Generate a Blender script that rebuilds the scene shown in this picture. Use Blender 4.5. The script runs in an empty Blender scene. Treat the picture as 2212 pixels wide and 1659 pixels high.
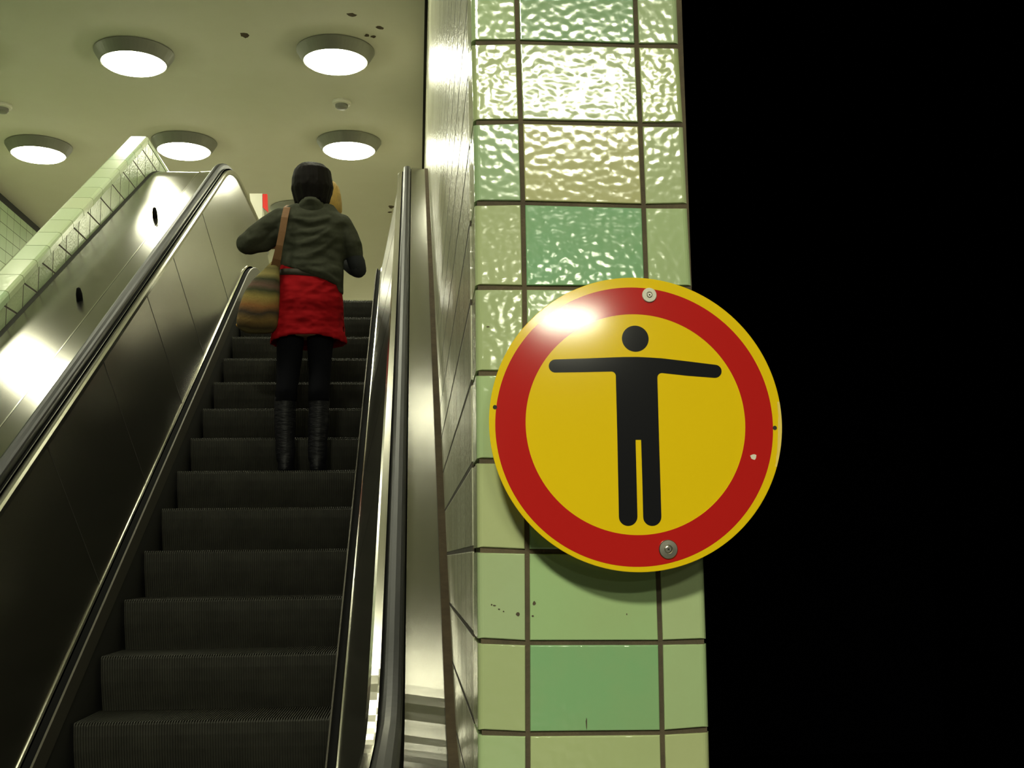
import bpy, bmesh, math, random
from math import sin, cos, tan, radians, pi, sqrt, atan2, hypot
from mathutils import Vector, Matrix
random.seed(7)
SC = bpy.context.scene
COL = SC.collection

# ------------------------------------------------------------------ camera, world, exposure
EYE = 1.6                       # eye height over the platform floor
FPX = 2600.0                    # focal length in pixels of the 2212 px wide frame
YAW, PITCH, ROLL = radians(4.651), radians(8.266), radians(-0.749)
FW = Vector((sin(YAW)*cos(PITCH), cos(YAW)*cos(PITCH), sin(PITCH)))
R0 = Vector((cos(YAW), -sin(YAW), 0)); U0 = R0.cross(FW)
RT = R0*cos(ROLL)+U0*sin(ROLL); UP = U0*cos(ROLL)-R0*sin(ROLL)
cam_d = bpy.data.cameras.new('camera'); cam = bpy.data.objects.new('camera', cam_d); COL.objects.link(cam)
cam.matrix_world = Matrix(((RT.x, UP.x, -FW.x, 0), (RT.y, UP.y, -FW.y, 0), (RT.z, UP.z, -FW.z, EYE), (0, 0, 0, 1)))
cam_d.sensor_width = 36.0; cam_d.lens = FPX/2212*36.0; cam_d.clip_start = 0.05; cam_d.clip_end = 200
SC.camera = cam
w = bpy.data.worlds.new('world'); SC.world = w; w.use_nodes = True
w.node_tree.nodes['Background'].inputs[0].default_value = (0.35, 0.4, 1.0, 1)
w.node_tree.nodes['Background'].inputs[1].default_value = 0.0008
SC.view_settings.view_transform = 'Standard'; SC.view_settings.look = 'None'
SC.view_settings.gamma = 1.0; SC.view_settings.use_curve_mapping = False
SC.view_settings.exposure = 1.0
LAMP = (1.0, 1.0, 0.74)         # colour of the lamps' light
LENS_STRENGTH = 20.0
PLATFORM_STRENGTH = 135.0

def ray(px, py):
    return FW*FPX + RT*(px-1106.0) + UP*(829.5-py)
def at(px, py, Y):              # the point at distance Y (along the hall) seen at that place of the photo
    d = ray(px, py); return d*(Y/d.y)

# ------------------------------------------------------------------ materials
def mat(name, col, rough=0.5, metal=0.0, bump=None, coat=0.0, aniso=0.0, spec=None, var=None, emit=None, attr=False, sheen=0, coatbump=False, coatr=0.06, coatior=1.5):
    m = bpy.data.materials.new(name); m.use_nodes = True
    nt = m.node_tree; N = nt.nodes; L = nt.links; b = N['Principled BSDF']
    b.inputs['Base Color'].default_value = (*col, 1); b.inputs['Roughness'].default_value = rough
    b.inputs['Metallic'].default_value = metal
    if coat: b.inputs['Coat Weight'].default_value = coat; b.inputs['Coat Roughness'].default_value = coatr; b.inputs['Coat IOR'].default_value = coatior
    if aniso:
        b.inputs['Anisotropic'].default_value = aniso
        tg = N_ = m.node_tree.nodes.new('ShaderNodeTangent'); tg.direction_type = 'UV_MAP'; tg.uv_map = 'UVMap'
        m.node_tree.links.new(tg.outputs[0], b.inputs['Tangent'])
    if spec is not None: b.inputs['Specular IOR Level'].default_value = spec
    if sheen: b.inputs['Sheen Weight'].default_value = sheen
    tc = N.new('ShaderNodeTexCoord')
    src = None
    if attr:
        a = N.new('ShaderNodeAttribute'); a.attribute_name = 'Col'; src = a.outputs['Color']
    if var:                                  # (scale, amount, second colour)
        n = N.new('ShaderNodeTexNoise'); n.inputs['Scale'].default_value = var[0]; n.inputs['Detail'].default_value = 6
        n.inputs['Roughness'].default_value = 0.65
        L.new(tc.outputs['Object'], n.inputs['Vector'])
        r = N.new('ShaderNodeMapRange'); r.inputs[1].default_value = 0.35; r.inputs[2].default_value = 0.68
        r.inputs[4].default_value = var[1]; L.new(n.outputs['Fac'], r.inputs[0])
        mx = N.new('ShaderNodeMix'); mx.data_type = 'RGBA'
        mx.inputs[6].default_value = (*col, 1); mx.inputs[7].default_value = (*var[2], 1)
        if src: L.new(src, mx.inputs[6])
        L.new(r.outputs[0], mx.inputs[0]); src = mx.outputs[2]
    if src: L.new(src, b.inputs['Base Color'])
    if bump:                                 # (scale, strength, distance, (sx,sy,sz))
        n = N.new('ShaderNodeTexNoise'); n.inputs['Scale'].default_value = bump[0]; n.inputs['Detail'].default_value = bump[4] if len(bump) > 4 else 3
        mp = N.new('ShaderNodeMapping'); mp.inputs['Scale'].default_value = bump[3] if len(bump) > 3 else (1, 1, 1)
        L.new(tc.outputs['Object'], mp.inputs['Vector']); L.new(mp.outputs[0], n.inputs['Vector'])
        bp = N.new('ShaderNodeBump'); bp.inputs['Strength'].default_value = bump[1]; bp.inputs['Distance'].default_value = bump[2]
        L.new(n.outputs['Fac'], bp.inputs['Height']); L.new(bp.outputs[0], b.inputs['Coat Normal' if coatbump else 'Normal'])
    if emit:
        b.inputs['Emission Color'].default_value = (*emit[0], 1); b.inputs['Emission Strength'].default_value = emit[1]
    return m

def tile_wall_mat(name, ax_u, ax_v, pu, pv, ou, ov, colA, colB, rough, joint=0.006, wav=0.5, strips=False):
    """glazed tile wall seen as a grid in object space: axes ax_u / ax_v, pitch pu / pv, offset ou / ov"""
    m = bpy.data.materials.new(name); m.use_nodes = True
    nt = m.node_tree; N = nt.nodes; L = nt.links; b = N['Principled BSDF']
    tc = N.new('ShaderNodeTexCoord'); sp = N.new('ShaderNodeSeparateXYZ'); L.new(tc.outputs['Object'], sp.inputs[0])
    def M(op, a, bb=None, c=None):
        n = N.new('ShaderNodeMath'); n.operation = op
        for i, v in enumerate((a, bb, c)):
            if v is None: continue
            if isinstance(v, (int, float)): n.inputs[i].default_value = v
            else: L.new(v, n.inputs[i])
        return n.outputs[0]
    def grid(ax, p, o):
        t = M('DIVIDE', M('SUBTRACT', sp.outputs[ax], o), p)
        fr = M('FRACT', t); d = M('MULTIPLY', M('MINIMUM', fr, M('SUBTRACT', 1.0, fr)), p)   # distance to nearest joint
        return d, M('FLOOR', t)
    du, fu = grid(ax_u, pu, ou); dv, fv = grid(ax_v, pv, ov)
    d = M('MINIMUM', du, dv)
    mask = N.new('ShaderNodeMapRange'); mask.inputs[1].default_value = joint*0.5; mask.inputs[2].default_value = joint*0.5+0.0025
    L.new(d, mask.inputs[0])
    cv = N.new('ShaderNodeCombineXYZ'); L.new(fu, cv.inputs[0]); L.new(fv, cv.inputs[1])
    wn = N.new('ShaderNodeTexWhiteNoise'); wn.noise_dimensions = '2D'; L.new(cv.outputs[0], wn.inputs['Vector'])
    mx = N.new('ShaderNodeMix'); mx.data_type = 'RGBA'; mx.inputs[6].default_value = (*colA, 1); mx.inputs[7].default_value = (*colB, 1)
    L.new(wn.outputs['Value'], mx.inputs[0])
    mx2 = N.new('ShaderNodeMix'); mx2.data_type = 'RGBA'; mx2.inputs[6].default_value = (0.05, 0.04, 0.025, 1)
    L.new(mask.outputs[0], mx2.inputs[0]); L.new(mx.outputs[2], mx2.inputs[7]); L.new(mx2.outputs[2], b.inputs['Base Color'])
    rr = N.new('ShaderNodeMapRange'); rr.inputs[3].default_value = 0.85; rr.inputs[4].default_value = rough
    L.new(mask.outputs[0], rr.inputs[0]); L.new(rr.outputs[0], b.inputs['Roughness'])
    nz = N.new('ShaderNodeTexNoise'); nz.inputs['Scale'].default_value = 60; nz.inputs['Detail'].default_value = 2
    L.new(tc.outputs['Object'], nz.inputs['Vector'])
    b1 = N.new('ShaderNodeBump'); b1.inputs['Strength'].default_value = wav; b1.inputs['Distance'].default_value = 0.004
    L.new(nz.outputs['Fac'], b1.inputs['Height'])
    b2 = N.new('ShaderNodeBump'); b2.inputs['Strength'].default_value = 1.0; b2.inputs['Distance'].default_value = 0.003
    L.new(mask.outputs[0], b2.inputs['Height']); L.new(b1.outputs[0], b2.inputs['Normal']); L.new(b2.outputs[0], b.inputs['Normal'])
    return m

M_ceil = mat('ceiling_paint', (0.58, 0.56, 0.46), 0.8, bump=(6, 0.15, 0.01), var=(3.0, 0.5, (0.55, 0.53, 0.42)))
M_tile = mat('glazed_tile', (0.5, 0.6, 0.35), 0.6, bump=(74, 0.6, 0.00125, (1, 1, 1), 0.3), attr=True, var=(7.0, 0.25, (0.36, 0.42, 0.20)), spec=0.1, coat=1.0, coatbump=True, coatior=1.85, coatr=0.115)
M_cope = mat('coping_tile', (0.5, 0.6, 0.35), 0.5, bump=(40, 0.4, 0.0008, (1, 1, 1), 0.3), attr=True, spec=0.2, coat=0.6, coatbump=True, coatr=0.12)
M_grout = mat('grout', (0.105, 0.080, 0.045), 0.9, bump=(200, 0.5, 0.002), var=(12, 0.8, (0.045, 0.036, 0.025)))
M_side = tile_wall_mat('glazed_wall', 1, 2, 0.235, 0.151, 2.03, -0.283, (0.50, 0.50, 0.36), (0.62, 0.62, 0.46), 0.22, joint=0.008, wav=0.8)
M_left = tile_wall_mat('far_wall_tile', 1, 2, 0.235, 0.151, 0.0, 0.0, (0.33, 0.44, 0.25), (0.37, 0.47, 0.28), 0.6, joint=0.003, wav=0.2)
M_par = tile_wall_mat('parapet_tile', 1, 2, 0.235, 0.175, 0.05, 0.02, (0.30, 0.38, 0.22), (0.40, 0.48, 0.28), 0.22, joint=0.008, wav=0.5)
M_steel = mat('brushed_steel', (0.30, 0.29, 0.25), 0.30, 1.0, bump=(90, 0.06, 0.002, (0.15, 6, 6)), var=(2.0, 0.5, (0.33, 0.32, 0.27)))
M_panel = mat('balustrade_steel', (0.31, 0.30, 0.26), 0.27, 1.0, bump=(1.6, 0.10, 0.02))
M_deck = mat('deck_steel', (0.33, 0.32, 0.28), 0.19, 1.0, bump=(1.3, 0.04, 0.02), aniso=0.9)
M_chrome = mat('polished_trim', (0.70, 0.68, 0.60), 0.18, 1.0, aniso=0.7)
M_seam_shade = mat('seam_and_shade', (0.02, 0.02, 0.015), 0.8)
M_rubber = mat('handrail_rubber', (0.012, 0.012, 0.014), 0.42, spec=0.22)
M_dark = mat('dark_channel', (0.008, 0.008, 0.008), 0.8, spec=0.05)
M_skirt = mat('skirt_panel', (0.035, 0.034, 0.03), 0.5, 0.3)
M_skirt2 = mat('skirt_guard', (0.12, 0.11, 0.09), 0.45, 0.6)
M_step = mat('step_metal', (0.048, 0.047, 0.037), 0.6, 0.2, spec=0.3, var=(9, 0.7, (0.026, 0.025, 0.020)))
M_caulk = mat('brown_edging', (0.085, 0.062, 0.036), 0.85, spec=0.15, var=(14, 0.8, (0.05, 0.036, 0.022)), bump=(50, 0.4, 0.003))
M_rim = mat('lamp_housing', (0.20, 0.195, 0.165), 0.45, 0.3)
M_lens = mat('lamp_lens', (0.9, 0.9, 0.85), 0.4, emit=(LAMP, LENS_STRENGTH))
M_lens_p = mat('platform_lamp_lens', (0.9, 0.9, 0.85), 0.4, emit=(LAMP, PLATFORM_STRENGTH))
M_lens_h = mat('hall_lamp_lens', (0.9, 0.9, 0.85), 0.4, emit=(LAMP, 44.0))
M_lens_off = mat('unlit_lens', (0.16, 0.15, 0.12), 0.4)
M_white = mat('white_plastic', (0.62, 0.60, 0.50), 0.5)
M_black_wall = mat('unlit_tunnel', (0.0035, 0.0035, 0.006), 0.95, spec=0.05)  # near-black colour stands in for the unlit dark of the tunnel
M_floor = mat('platform_floor', (0.10, 0.095, 0.08), 0.5, var=(5, 0.6, (0.07, 0.065, 0.055)))
M_floor_up = mat('landing_floor', (0.32, 0.30, 0.24), 0.5)
M_yel = mat('yellow_film', (0.80, 0.55, 0.004), 0.5, bump=(900, 0.05, 0.0003), spec=0.05, coat=1.0, coatr=0.085, coatior=1.65)
M_red = mat('red_film', (0.48, 0.012, 0.010), 0.5, bump=(900, 0.05, 0.0003), spec=0.05, coat=1.0, coatr=0.085, coatior=1.65)
M_blk = mat('black_film', (0.010, 0.010, 0.012), 0.33, bump=(900, 0.05, 0.0003), spec=0.05, coat=1.0, coatr=0.085, coatior=1.65)
M_alu = mat('sheet_back', (0.45, 0.45, 0.42), 0.4, 0.9)
M_washer = mat('washer_steel', (0.55, 0.52, 0.45), 0.3, 1.0)
M_chip = mat('chipped_paint', (0.7, 0.66, 0.55), 0.8)
M_scuff = mat('scuffed_yellow', (0.75, 0.55, 0.10), 0.7)
M_hair = mat('black_hair', (0.008, 0.006, 0.006), 0.6, bump=(12, 0.4, 0.008, (7, 7, 0.7)), spec=0.1)
M_blond = mat('blond_hair', (0.58, 0.36, 0.08), 0.5, bump=(40, 0.8, 0.01, (6, 6, 0.7)), var=(18, 0.7, (0.35, 0.22, 0.06)))
M_skin = mat('skin', (0.48, 0.28, 0.18), 0.5)
M_jacket = mat('grey_wool', (0.062, 0.065, 0.047), 0.95, bump=(7, 0.9, 0.05, (1.0, 1.0, 1.8), 1), var=(60, 0.7, (0.044, 0.046, 0.034)), spec=0.1)
M_skirt_red = mat('red_cotton', (0.36, 0.005, 0.010), 0.85, bump=(6, 0.9, 0.05, (1.2, 1, 1.8), 2), spec=0.1, var=(8, 0.6, (0.30, 0.005, 0.008)))
M_belt = mat('dark_belt', (0.045, 0.035, 0.025), 0.8)
M_tights = mat('dark_tights', (0.006, 0.006, 0.009), 0.9, spec=0.1)
M_boot = mat('black_leather', (0.007, 0.007, 0.010), 0.5, spec=0.3, bump=(18, 0.6, 0.01, (1, 1, 3)))
M_strap = mat('tan_strap', (0.20, 0.09, 0.03), 0.7, bump=(90, 0.3, 0.003))
M_bead = mat('wooden_bead', (0.55, 0.30, 0.06), 0.35)
M_shirt = mat('pale_cloth', (0.45, 0.38, 0.25), 0.9)
M_eye = mat('eye', (0.02, 0.015, 0.01), 0.2)

def stripe_mat():
    m = mat('striped_weave', (0.2, 0.13, 0.04), 0.9, bump=(45, 0.6, 0.006))
    nt = m.node_tree; N = nt.nodes; L = nt.links; b = N['Principled BSDF']
    tc = N.new('ShaderNodeTexCoord'); sp = N.new('ShaderNodeSeparateXYZ'); L.new(tc.outputs['Object'], sp.inputs[0])
    nz = N.new('ShaderNodeTexNoise'); nz.inputs['Scale'].default_value = 6; L.new(tc.outputs['Object'], nz.inputs['Vector'])
    a = N.new('ShaderNodeMath'); a.operation = 'MULTIPLY_ADD'; L.new(nz.outputs['Fac'], a.inputs[0]); a.inputs[1].default_value = 0.07; L.new(sp.outputs[2], a.inputs[2])
    s = N.new('ShaderNodeMath'); s.operation = 'MULTIPLY'; L.new(a.outputs[0], s.inputs[0]); s.inputs[1].default_value = 2.4
    f = N.new('ShaderNodeMath'); f.operation = 'FRACT'; L.new(s.outputs[0], f.inputs[0])
    cr = N.new('ShaderNodeValToRGB'); cr.color_ramp.interpolation = 'LINEAR'
    stops = [(0, (0.045, 0.03, 0.012)), (0.10, (0.20, 0.12, 0.035)), (0.20, (0.03, 0.02, 0.012)), (0.30, (0.24, 0.10, 0.025)), (0.42, (0.27, 0.20, 0.05)),
             (0.5, (0.035, 0.04, 0.012)), (0.56, (0.13, 0.07, 0.05)), (0.64, (0.03, 0.035, 0.012)), (0.72, (0.26, 0.21, 0.07)), (0.82, (0.12, 0.10, 0.03)), (0.9, (0.25, 0.20, 0.07)), (1, (0.06, 0.04, 0.015))]
    el = cr.color_ramp.elements
    el[0].position = 0; el[0].color = (*stops[0][1], 1); el[1].position = 1; el[1].color = (*stops[-1][1], 1)
    for p, c in stops[1:-1]:
        e = el.new(p); e.color = (*c, 1)
    L.new(f.outputs[0], cr.inputs[0]); L.new(cr.outputs[0], b.inputs['Base Color'])
    return m
M_bag = stripe_mat()

# ------------------------------------------------------------------ object helpers
def link(name, bm, m, parent=None, smooth=False, mods=None):
    me = bpy.data.meshes.new(name); bm.normal_update(); bm.to_mesh(me); bm.free()
    for x in (m if isinstance(m, (list, tuple)) else [m]): me.materials.append(x)
    if smooth:
        for p in me.polygons: p.use_smooth = True
    o = bpy.data.objects.new(name, me); COL.objects.link(o)
    if parent: o.parent = parent; o.matrix_parent_inverse = Matrix.Translation(-parent.location)
    return o
def thing(name, label, cat, loc=(0, 0, 0), group=None):
    o = bpy.data.objects.new(name, None); COL.objects.link(o); o.location = loc; o.empty_display_size = 0.1
    tag(o, label, cat, group); return o
def tag(o, label, cat, group=None):
    o['label'] = label; o['category'] = cat
    if group: o['group'] = group
    return o
def struct(o): o['kind'] = 'structure'; return o
def box(bm, x0, x1, y0, y1, z0, z1, bev=0, mi=0):
    v = [bm.verts.new((x, y, z)) for x in (x0, x1) for y in (y0, y1) for z in (z0, z1)]
    fs = [bm.faces.new([v[i] for i in q]) for q in ((0, 1, 3, 2), (4, 6, 7, 5), (0, 4, 5, 1), (2, 3, 7, 6), (0, 2, 6, 4), (1, 5, 7, 3))]
    for f in fs: f.material_index = mi
    if bev: bmesh.ops.bevel(bm, geom=list({e for f in fs for e in f.edges}), offset=bev, segments=2, affect='EDGES', profile=0.5)
def rings(bm, rs, caps=(True, True), closed=True, mi=0):
    """connect a list of equally long vertex rings"""
    V = [[bm.verts.new(p) for p in r] for r in rs]; n = len(rs[0])
    for a, b in zip(V, V[1:]):
        for i in range(n if closed else n-1):
            f = bm.faces.new((a[i], a[(i+1) % n], b[(i+1) % n], b[i])); f.material_index = mi
    if caps[0] and closed: bm.faces.new(V[0][::-1]).material_index = mi
    if caps[1] and closed: bm.faces.new(V[-1]).material_index = mi
    return V
def lathe(bm, prof, n=32, c=(0, 0, 0), axis='z', mi=0):
    rs = []
    for r, h in prof:
        rg = []
        for i in range(n):
            a = 2*pi*i/n; p = (r*cos(a), r*sin(a), h)
            if axis == 'y': p = (r*cos(a), h, r*sin(a))
            rg.append((p[0]+c[0], p[1]+c[1], p[2]+c[2]))
        rs.append(rg)
    return rings(bm, rs, mi=mi)
def tube(bm, pts, rad, n=16, flat=1.0):
    """tapering limb along pts with round closed ends; rad = list of radii; flat squeezes along y"""
    pts = [Vector(p) for p in pts]; P = []; Rr = []
    d0 = (pts[1]-pts[0]).normalized(); d1 = (pts[-1]-pts[-2]).normalized()
    for k in (0.98, 0.75, 0.4): P.append(pts[0]-d0*rad[0]*k); Rr.append(rad[0]*sqrt(1-k*k))
    P += pts; Rr += list(rad)
    for k in (0.4, 0.75, 0.98): P.append(pts[-1]+d1*rad[-1]*k); Rr.append(rad[-1]*sqrt(1-k*k))
    rs = []; ref = None
    for i, p in enumerate(P):
        t = (P[min(i+1, len(P)-1)]-P[max(i-1, 0)]).normalized()
        if ref is None: ref = t.orthogonal().normalized()
        ref = (ref-t*ref.dot(t)).normalized(); bi = t.cross(ref)
        rg = []
        for j in range(n):
            o = (ref*cos(2*pi*j/n)+bi*sin(2*pi*j/n))*Rr[i]; o.y *= flat
            rg.append(p+o)
        rs.append(rg)
    rings(bm, rs)
def oval(bm, secs, n=28, sq=2.0):
    """stack of horizontal ovals: (cx, cy, z, rx, ry[, tilt z per x])"""
    rs = []
    for s in secs:
        cx, cy, z, rx, ry = s[:5]; tl = s[5] if len(s) > 5 else 0; rg = []
        for j in range(n):
            a = 2*pi*j/n; ca, sa = cos(a), sin(a)
            x = rx*abs(ca)**(2/sq)*(1 if ca > 0 else -1); y = ry*abs(sa)**(2/sq)*(1 if sa > 0 else -1)
            rg.append((cx+x, cy+y, z+tl*x))
        rs.append(rg)
    rings(bm, rs)
def ball(bm, c, r, sc=(1, 1, 1), seg=20):
    mtx = Matrix.Translation(c) @ Matrix.Diagonal((*[r*s for s in sc], 1))
    bmesh.ops.create_uvsphere(bm, u_segments=seg, v_segments=seg//2+2, radius=1, matrix=mtx)
def remesh(o, vox=0.012, it=4):
    r = o.modifiers.new('join', 'REMESH'); r.mode = 'VOXEL'; r.voxel_size = vox; r.use_smooth_shade = True
    s = o.modifiers.new('soften', 'SMOOTH'); s.factor = 0.5; s.iterations = it

# ------------------------------------------------------------------ escalator frame
A = radians(30.4); XC = -0.759
HC = 4.3                        # hall ceiling above the eye
FLOOR = -EYE
def path(n, ztop, zbot, R=1.6, Rb=1.1, y0=None, y1=12.0, k=14, m=1):
    """side view polyline (y,z): level at zbot, up the incline plane n below the eye, level at ztop"""
    yc = (ztop+n/cos(A))/tan(A); yb = (zbot+n/cos(A))/tan(A)
    T = R*tan(A/2); B = Rb*tan(A/2); pts = []
    ys = yb-B; y0 = ys-1.2 if y0 is None else y0
    pts.append((y0, zbot))
    for i in range(k+1):
        t = A*i/k; pts.append((ys+Rb*sin(t), zbot+Rb*(1-cos(t))))
    a = pts[-1]; e = yc+T
    b = (e-R*sin(A), ztop-R+R*cos(A))
    for i in range(1, m): pts.append((a[0]+(b[0]-a[0])*i/m, a[1]+(b[1]-a[1])*i/m))
    for i in range(k+1):
        t = A*(1-i/k); pts.append((e-R*sin(t), ztop-R+R*cos(t)))
    pts.append((y1, ztop)); return pts
def sweep(bm, prof, y0=None, y1=12.0, mi=0, m=1, closed=True):
    """prof: list of (x, n, ztop, zbot[, R]) swept along the escalator"""
    ps = [[(p[0], q[0], q[1]) for q in path(p[1], p[2], p[3], *( [p[4]] if len(p) > 4 else []), y0=y0, y1=y1, m=m)] for p in prof]
    rs = [[ps[i][j] for i in range(len(prof))] for j in range(len(ps[0]))]
    rings(bm, rs, caps=(closed, closed), closed=closed, mi=mi)
    uv = bm.loops.layers.uv.new('UVMap')
    for f in bm.faces:
        for l in f.loops: l[uv].uv = (l.vert.co.x+0.2*l.vert.co.z*0, l.vert.co.y)
Z_HAND, Z_SKIRT, Z_STEP, Z_DECK = 3.085, 2.295, 1.985, 3.07
LAND_B = FLOOR                  # lower landing
def zb(n): return -0.50 - (n-2.0)/cos(A)*1.3

esc = thing('escalator', 'dark ribbed escalator with steel balustrades rising beside the tiled pillar', 'escalator', (XC, 3.0, FLOOR))
# --- steps
def step_mesh():
    bm = bmesh.new(); wdt = 0.908; nr = 96; x0 = XC-0.454; p = wdt/nr
    top = [(0.36, 0.0), (0.012, 0.0), (0.003, -0.003), (0.0, -0.010), (0.004, -0.05), (0.014, -0.10), (0.030, -0.15), (0.050, -0.20), (0.058, -0.225)]
    low = [(y+0.006 if i > 1 else y, z-0.008 if i < 3 else z) for i, (y, z) in enumerate(top)]
    low[1] = (0.016, -0.008); low[2] = (0.011, -0.011); low[3] = (0.009, -0.014)
    rs = []
    for i in range(nr):
        xa = x0+i*p
        rs.append([(xa+0.10*p, y, z) for y, z in top]); rs.append([(xa+0.50*p, y, z) for y, z in top])
        rs.append([(xa+0.56*p, y, z) for y, z in low]); rs.append([(xa+1.04*p, y, z) for y, z in low])
    rs.append([(x0+wdt, y, z) for y, z in top])
    back = [(0.36, -0.06), (0.08, -0.235)]
    rs = [r+[(r[0][0], *b) for b in back[::-1]] for r in rs]
    rings(bm, rs)
    return bm
pitch_s = 0.405; s_feet = 5.642
sp_path = path(2.77, Z_STEP, LAND_B, R=1.1, Rb=1.1, y0=1.4, y1=12)
# arclength walk
def walk(pts):
    L = [0]
    for a, b in zip(pts, pts[1:]): L.append(L[-1]+hypot(b[0]-a[0], b[1]-a[1]))
    return L
LL = walk(sp_path)
def onpath(s):
    for i in range(len(LL)-1):
        if s <= LL[i+1]:
            t = (s-LL[i])/(LL[i+1]-LL[i]); a, b = sp_path[i], sp_path[i+1]
            return a[0]+(b[0]-a[0])*t, a[1]+(b[1]-a[1])*t
    return sp_path[-1]
yf, zf = s_feet*cos(A)+2.77*sin(A), s_feet*sin(A)-2.77*cos(A)
i0 = 15; s_anchor = LL[i0]+hypot(yf-sp_path[i0][0], zf-sp_path[i0][1])
first = None; FEET = (yf, zf)
for k in range(-10, 12):
    y, z = onpath(s_anchor+k*pitch_s)
    if first is None:
        first = link('step', step_mesh(), M_step, esc); st = first
    else:
        st = first.copy(); COL.objects.link(st)
    st.location = (0, y, z)
# --- landings of the escalator (comb plates)
bm = bmesh.new(); y, z = onpath(s_anchor+11*pitch_s)
box(bm, XC-0.45, XC+0.45, y+0.36, 12.6, Z_STEP-0.05, Z_STEP+0.004, 0.003); link('landing_plate', bm, M_step, esc)
bm = bmesh.new(); y, z = onpath(s_anchor-10*pitch_s)
box(bm, XC-0.45, XC+0.45, 0.9, y-0.01, FLOOR-0.002, FLOOR+0.012, 0.003); link('landing_plate', bm, M_step, esc)
for sgn, side in ((-1, 'left'), (1, 'right')):
    X = lambda h: XC+sgn*h
    # skirt panel beside the steps, guard strip, inner deck trim
    bm = bmesh.new(); z1 = Z_SKIRT
    sweep(bm, [(X(0.468), 2.72, z1-0.115, zb(2.72)), (X(0.468), 3.15, z1-0.55, zb(2.9)-0.25), (X(0.50), 3.15, z1-0.55, zb(2.9)-0.25), (X(0.50), 2.72, z1-0.115, zb(2.72))], y1=11.2)
    link('skirt_panel', bm, M_skirt, esc)
    bm = bmesh.new()
    sweep(bm, [(X(0.466), 2.632, z1-0.012, zb(2.632)), (X(0.466), 2.720, z1-0.115, zb(2.72)), (X(0.480), 2.720, z1-0.115, zb(2.72)), (X(0.472), 2.628, z1-0.008, zb(2.628))], y1=11.2)
    link('skirt_guard', bm, M_skirt2, esc)
    bm = bmesh.new()
    sweep(bm, [(X(0.472), 2.645, z1-0.03, zb(2.645)), (X(0.472), 2.70, z1-0.09, zb(2.70)), (X(0.502), 2.70, z1-0.09, zb(2.70)), (X(0.502), 2.632, z1-0.015, zb(2.632))], y1=11.2)
    link('groove', bm, M_dark, esc)
    bm = bmesh.new()
    sweep(bm, [(X(0.500), 2.620, z1, zb(2.62)), (X(0.500), 2.65, z1-0.035, zb(2.65)), (X(0.513), 2.65, z1-0.035, zb(2.65)), (X(0.513), 2.612, z1+0.01, zb(2.612)), (X(0.504), 2.613, z1+0.009, zb(2.613))], y1=11.2)
    link('trim_strip', bm, M_chrome, esc)
    # inner balustrade panel, in lengths with open seams between them
    bm = bmesh.new()
    zt, zl = 3.03, 2.300
    pf = [(X(0.508), 2.618, zl, zb(2.618)), (X(0.648), 1.985, zt-0.015, zb(1.985)), (X(0.66), 1.985, zt-0.015, zb(1.985)), (X(0.53), 2.618, zl, zb(2.618))]
    sweep(bm, pf, y1=11.1, mi=0)
    link('balustrade_panel', bm, M_panel, esc)
    for s in (4.3, 5.2, 6.16, 6.90, 7.94):
        q = []; bm = bmesh.new()
        for (h, n) in ((0.508, 2.618), (0.648, 1.985)):
            for ds in (-0.0022, 0.0022):
                q.append((X(h-0.0012), (s+ds)*cos(A)+n*sin(A), (s+ds)*sin(A)-n*cos(A)))
        v = [bm.verts.new(p) for p in (q[0], q[1], q[3], q[2])]
        v2 = [bm.verts.new((p[0]+sgn*0.001, p[1], p[2])) for p in (q[0], q[1], q[3], q[2])]
        bm.faces.new(v); bm.faces.new(v2[::-1])
        for i in range(4): bm.faces.new((v[i], v2[i], v2[(i+1) % 4], v[(i+1) % 4]))
        link('panel_seam', bm, M_seam_shade, esc)
    # chrome rail at the top of the panel, dark channel, second chrome line
    bm = bmesh.new()
    sweep(bm, [(X(0.632), 1.965, zt+0.005, zb(1.965)), (X(0.634), 1.990, zt-0.02, zb(1.99)), (X(0.66), 1.990, zt-0.02, zb(1.99)), (X(0.66), 1.958, zt+0.012, zb(1.958)), (X(0.640), 1.958, zt+0.012, zb(1.958))], y1=11.1)
    link('trim_strip', bm, M_chrome, esc)
    bm = bmesh.new()
    sweep(bm, [(X(0.655), 1.960, zt+0.01, zb(1.960)), (X(0.655), 1.98, zt-0.01, zb(1.98)), (X(0.724), 1.98, zt-0.01, zb(1.98)), (X(0.724), 1.950, zt+0.02, zb(1.950)), (X(0.676), 1.950, zt+0.02, zb(1.950))], y1=11.1)
    link('handrail_channel', bm, M_dark, esc)
    bm = bmesh.new()
    sweep(bm, [(X(0.660), 1.947, zt+0.023, zb(1.947)), (X(0.660), 1.960, zt+0.01, zb(1.96)), (X(0.664), 1.960, zt+0.01, zb(1.96)), (X(0.664), 1.947, zt+0.023, zb(1.947))], y1=11.1)
    link('trim_strip', bm, M_chrome, esc)
    # moving rubber handrail, with the turned-down newel at the upper end
    hz = Z_HAND
    sec = [(0.675, 1.954), (0.674, 1.945), (0.674, 1.921), (0.678, 1.914), (0.686, 1.909), (0.700, 1.907), (0.714, 1.909), (0.722, 1.914), (0.726, 1.921), (0.726, 1.945), (0.725, 1.954)]
    bm = bmesh.new()
    base = path(1.934, hz-0.024, zb(1.934), y1=10.95, y0=1.15)
    cen = [Vector((0, q[0], q[1])) for q in base]
    # newel: half circle down at the upper end
    r = 0.20
    for i in range(1, 15):
        t = pi*i/14; cen.append(Vector((0, 10.95+r*sin(t), hz-0.024-r+r*cos(t))))
    cen.append(Vector((0, 10.75, hz-0.024-2*r)))
    rs = []
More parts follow.
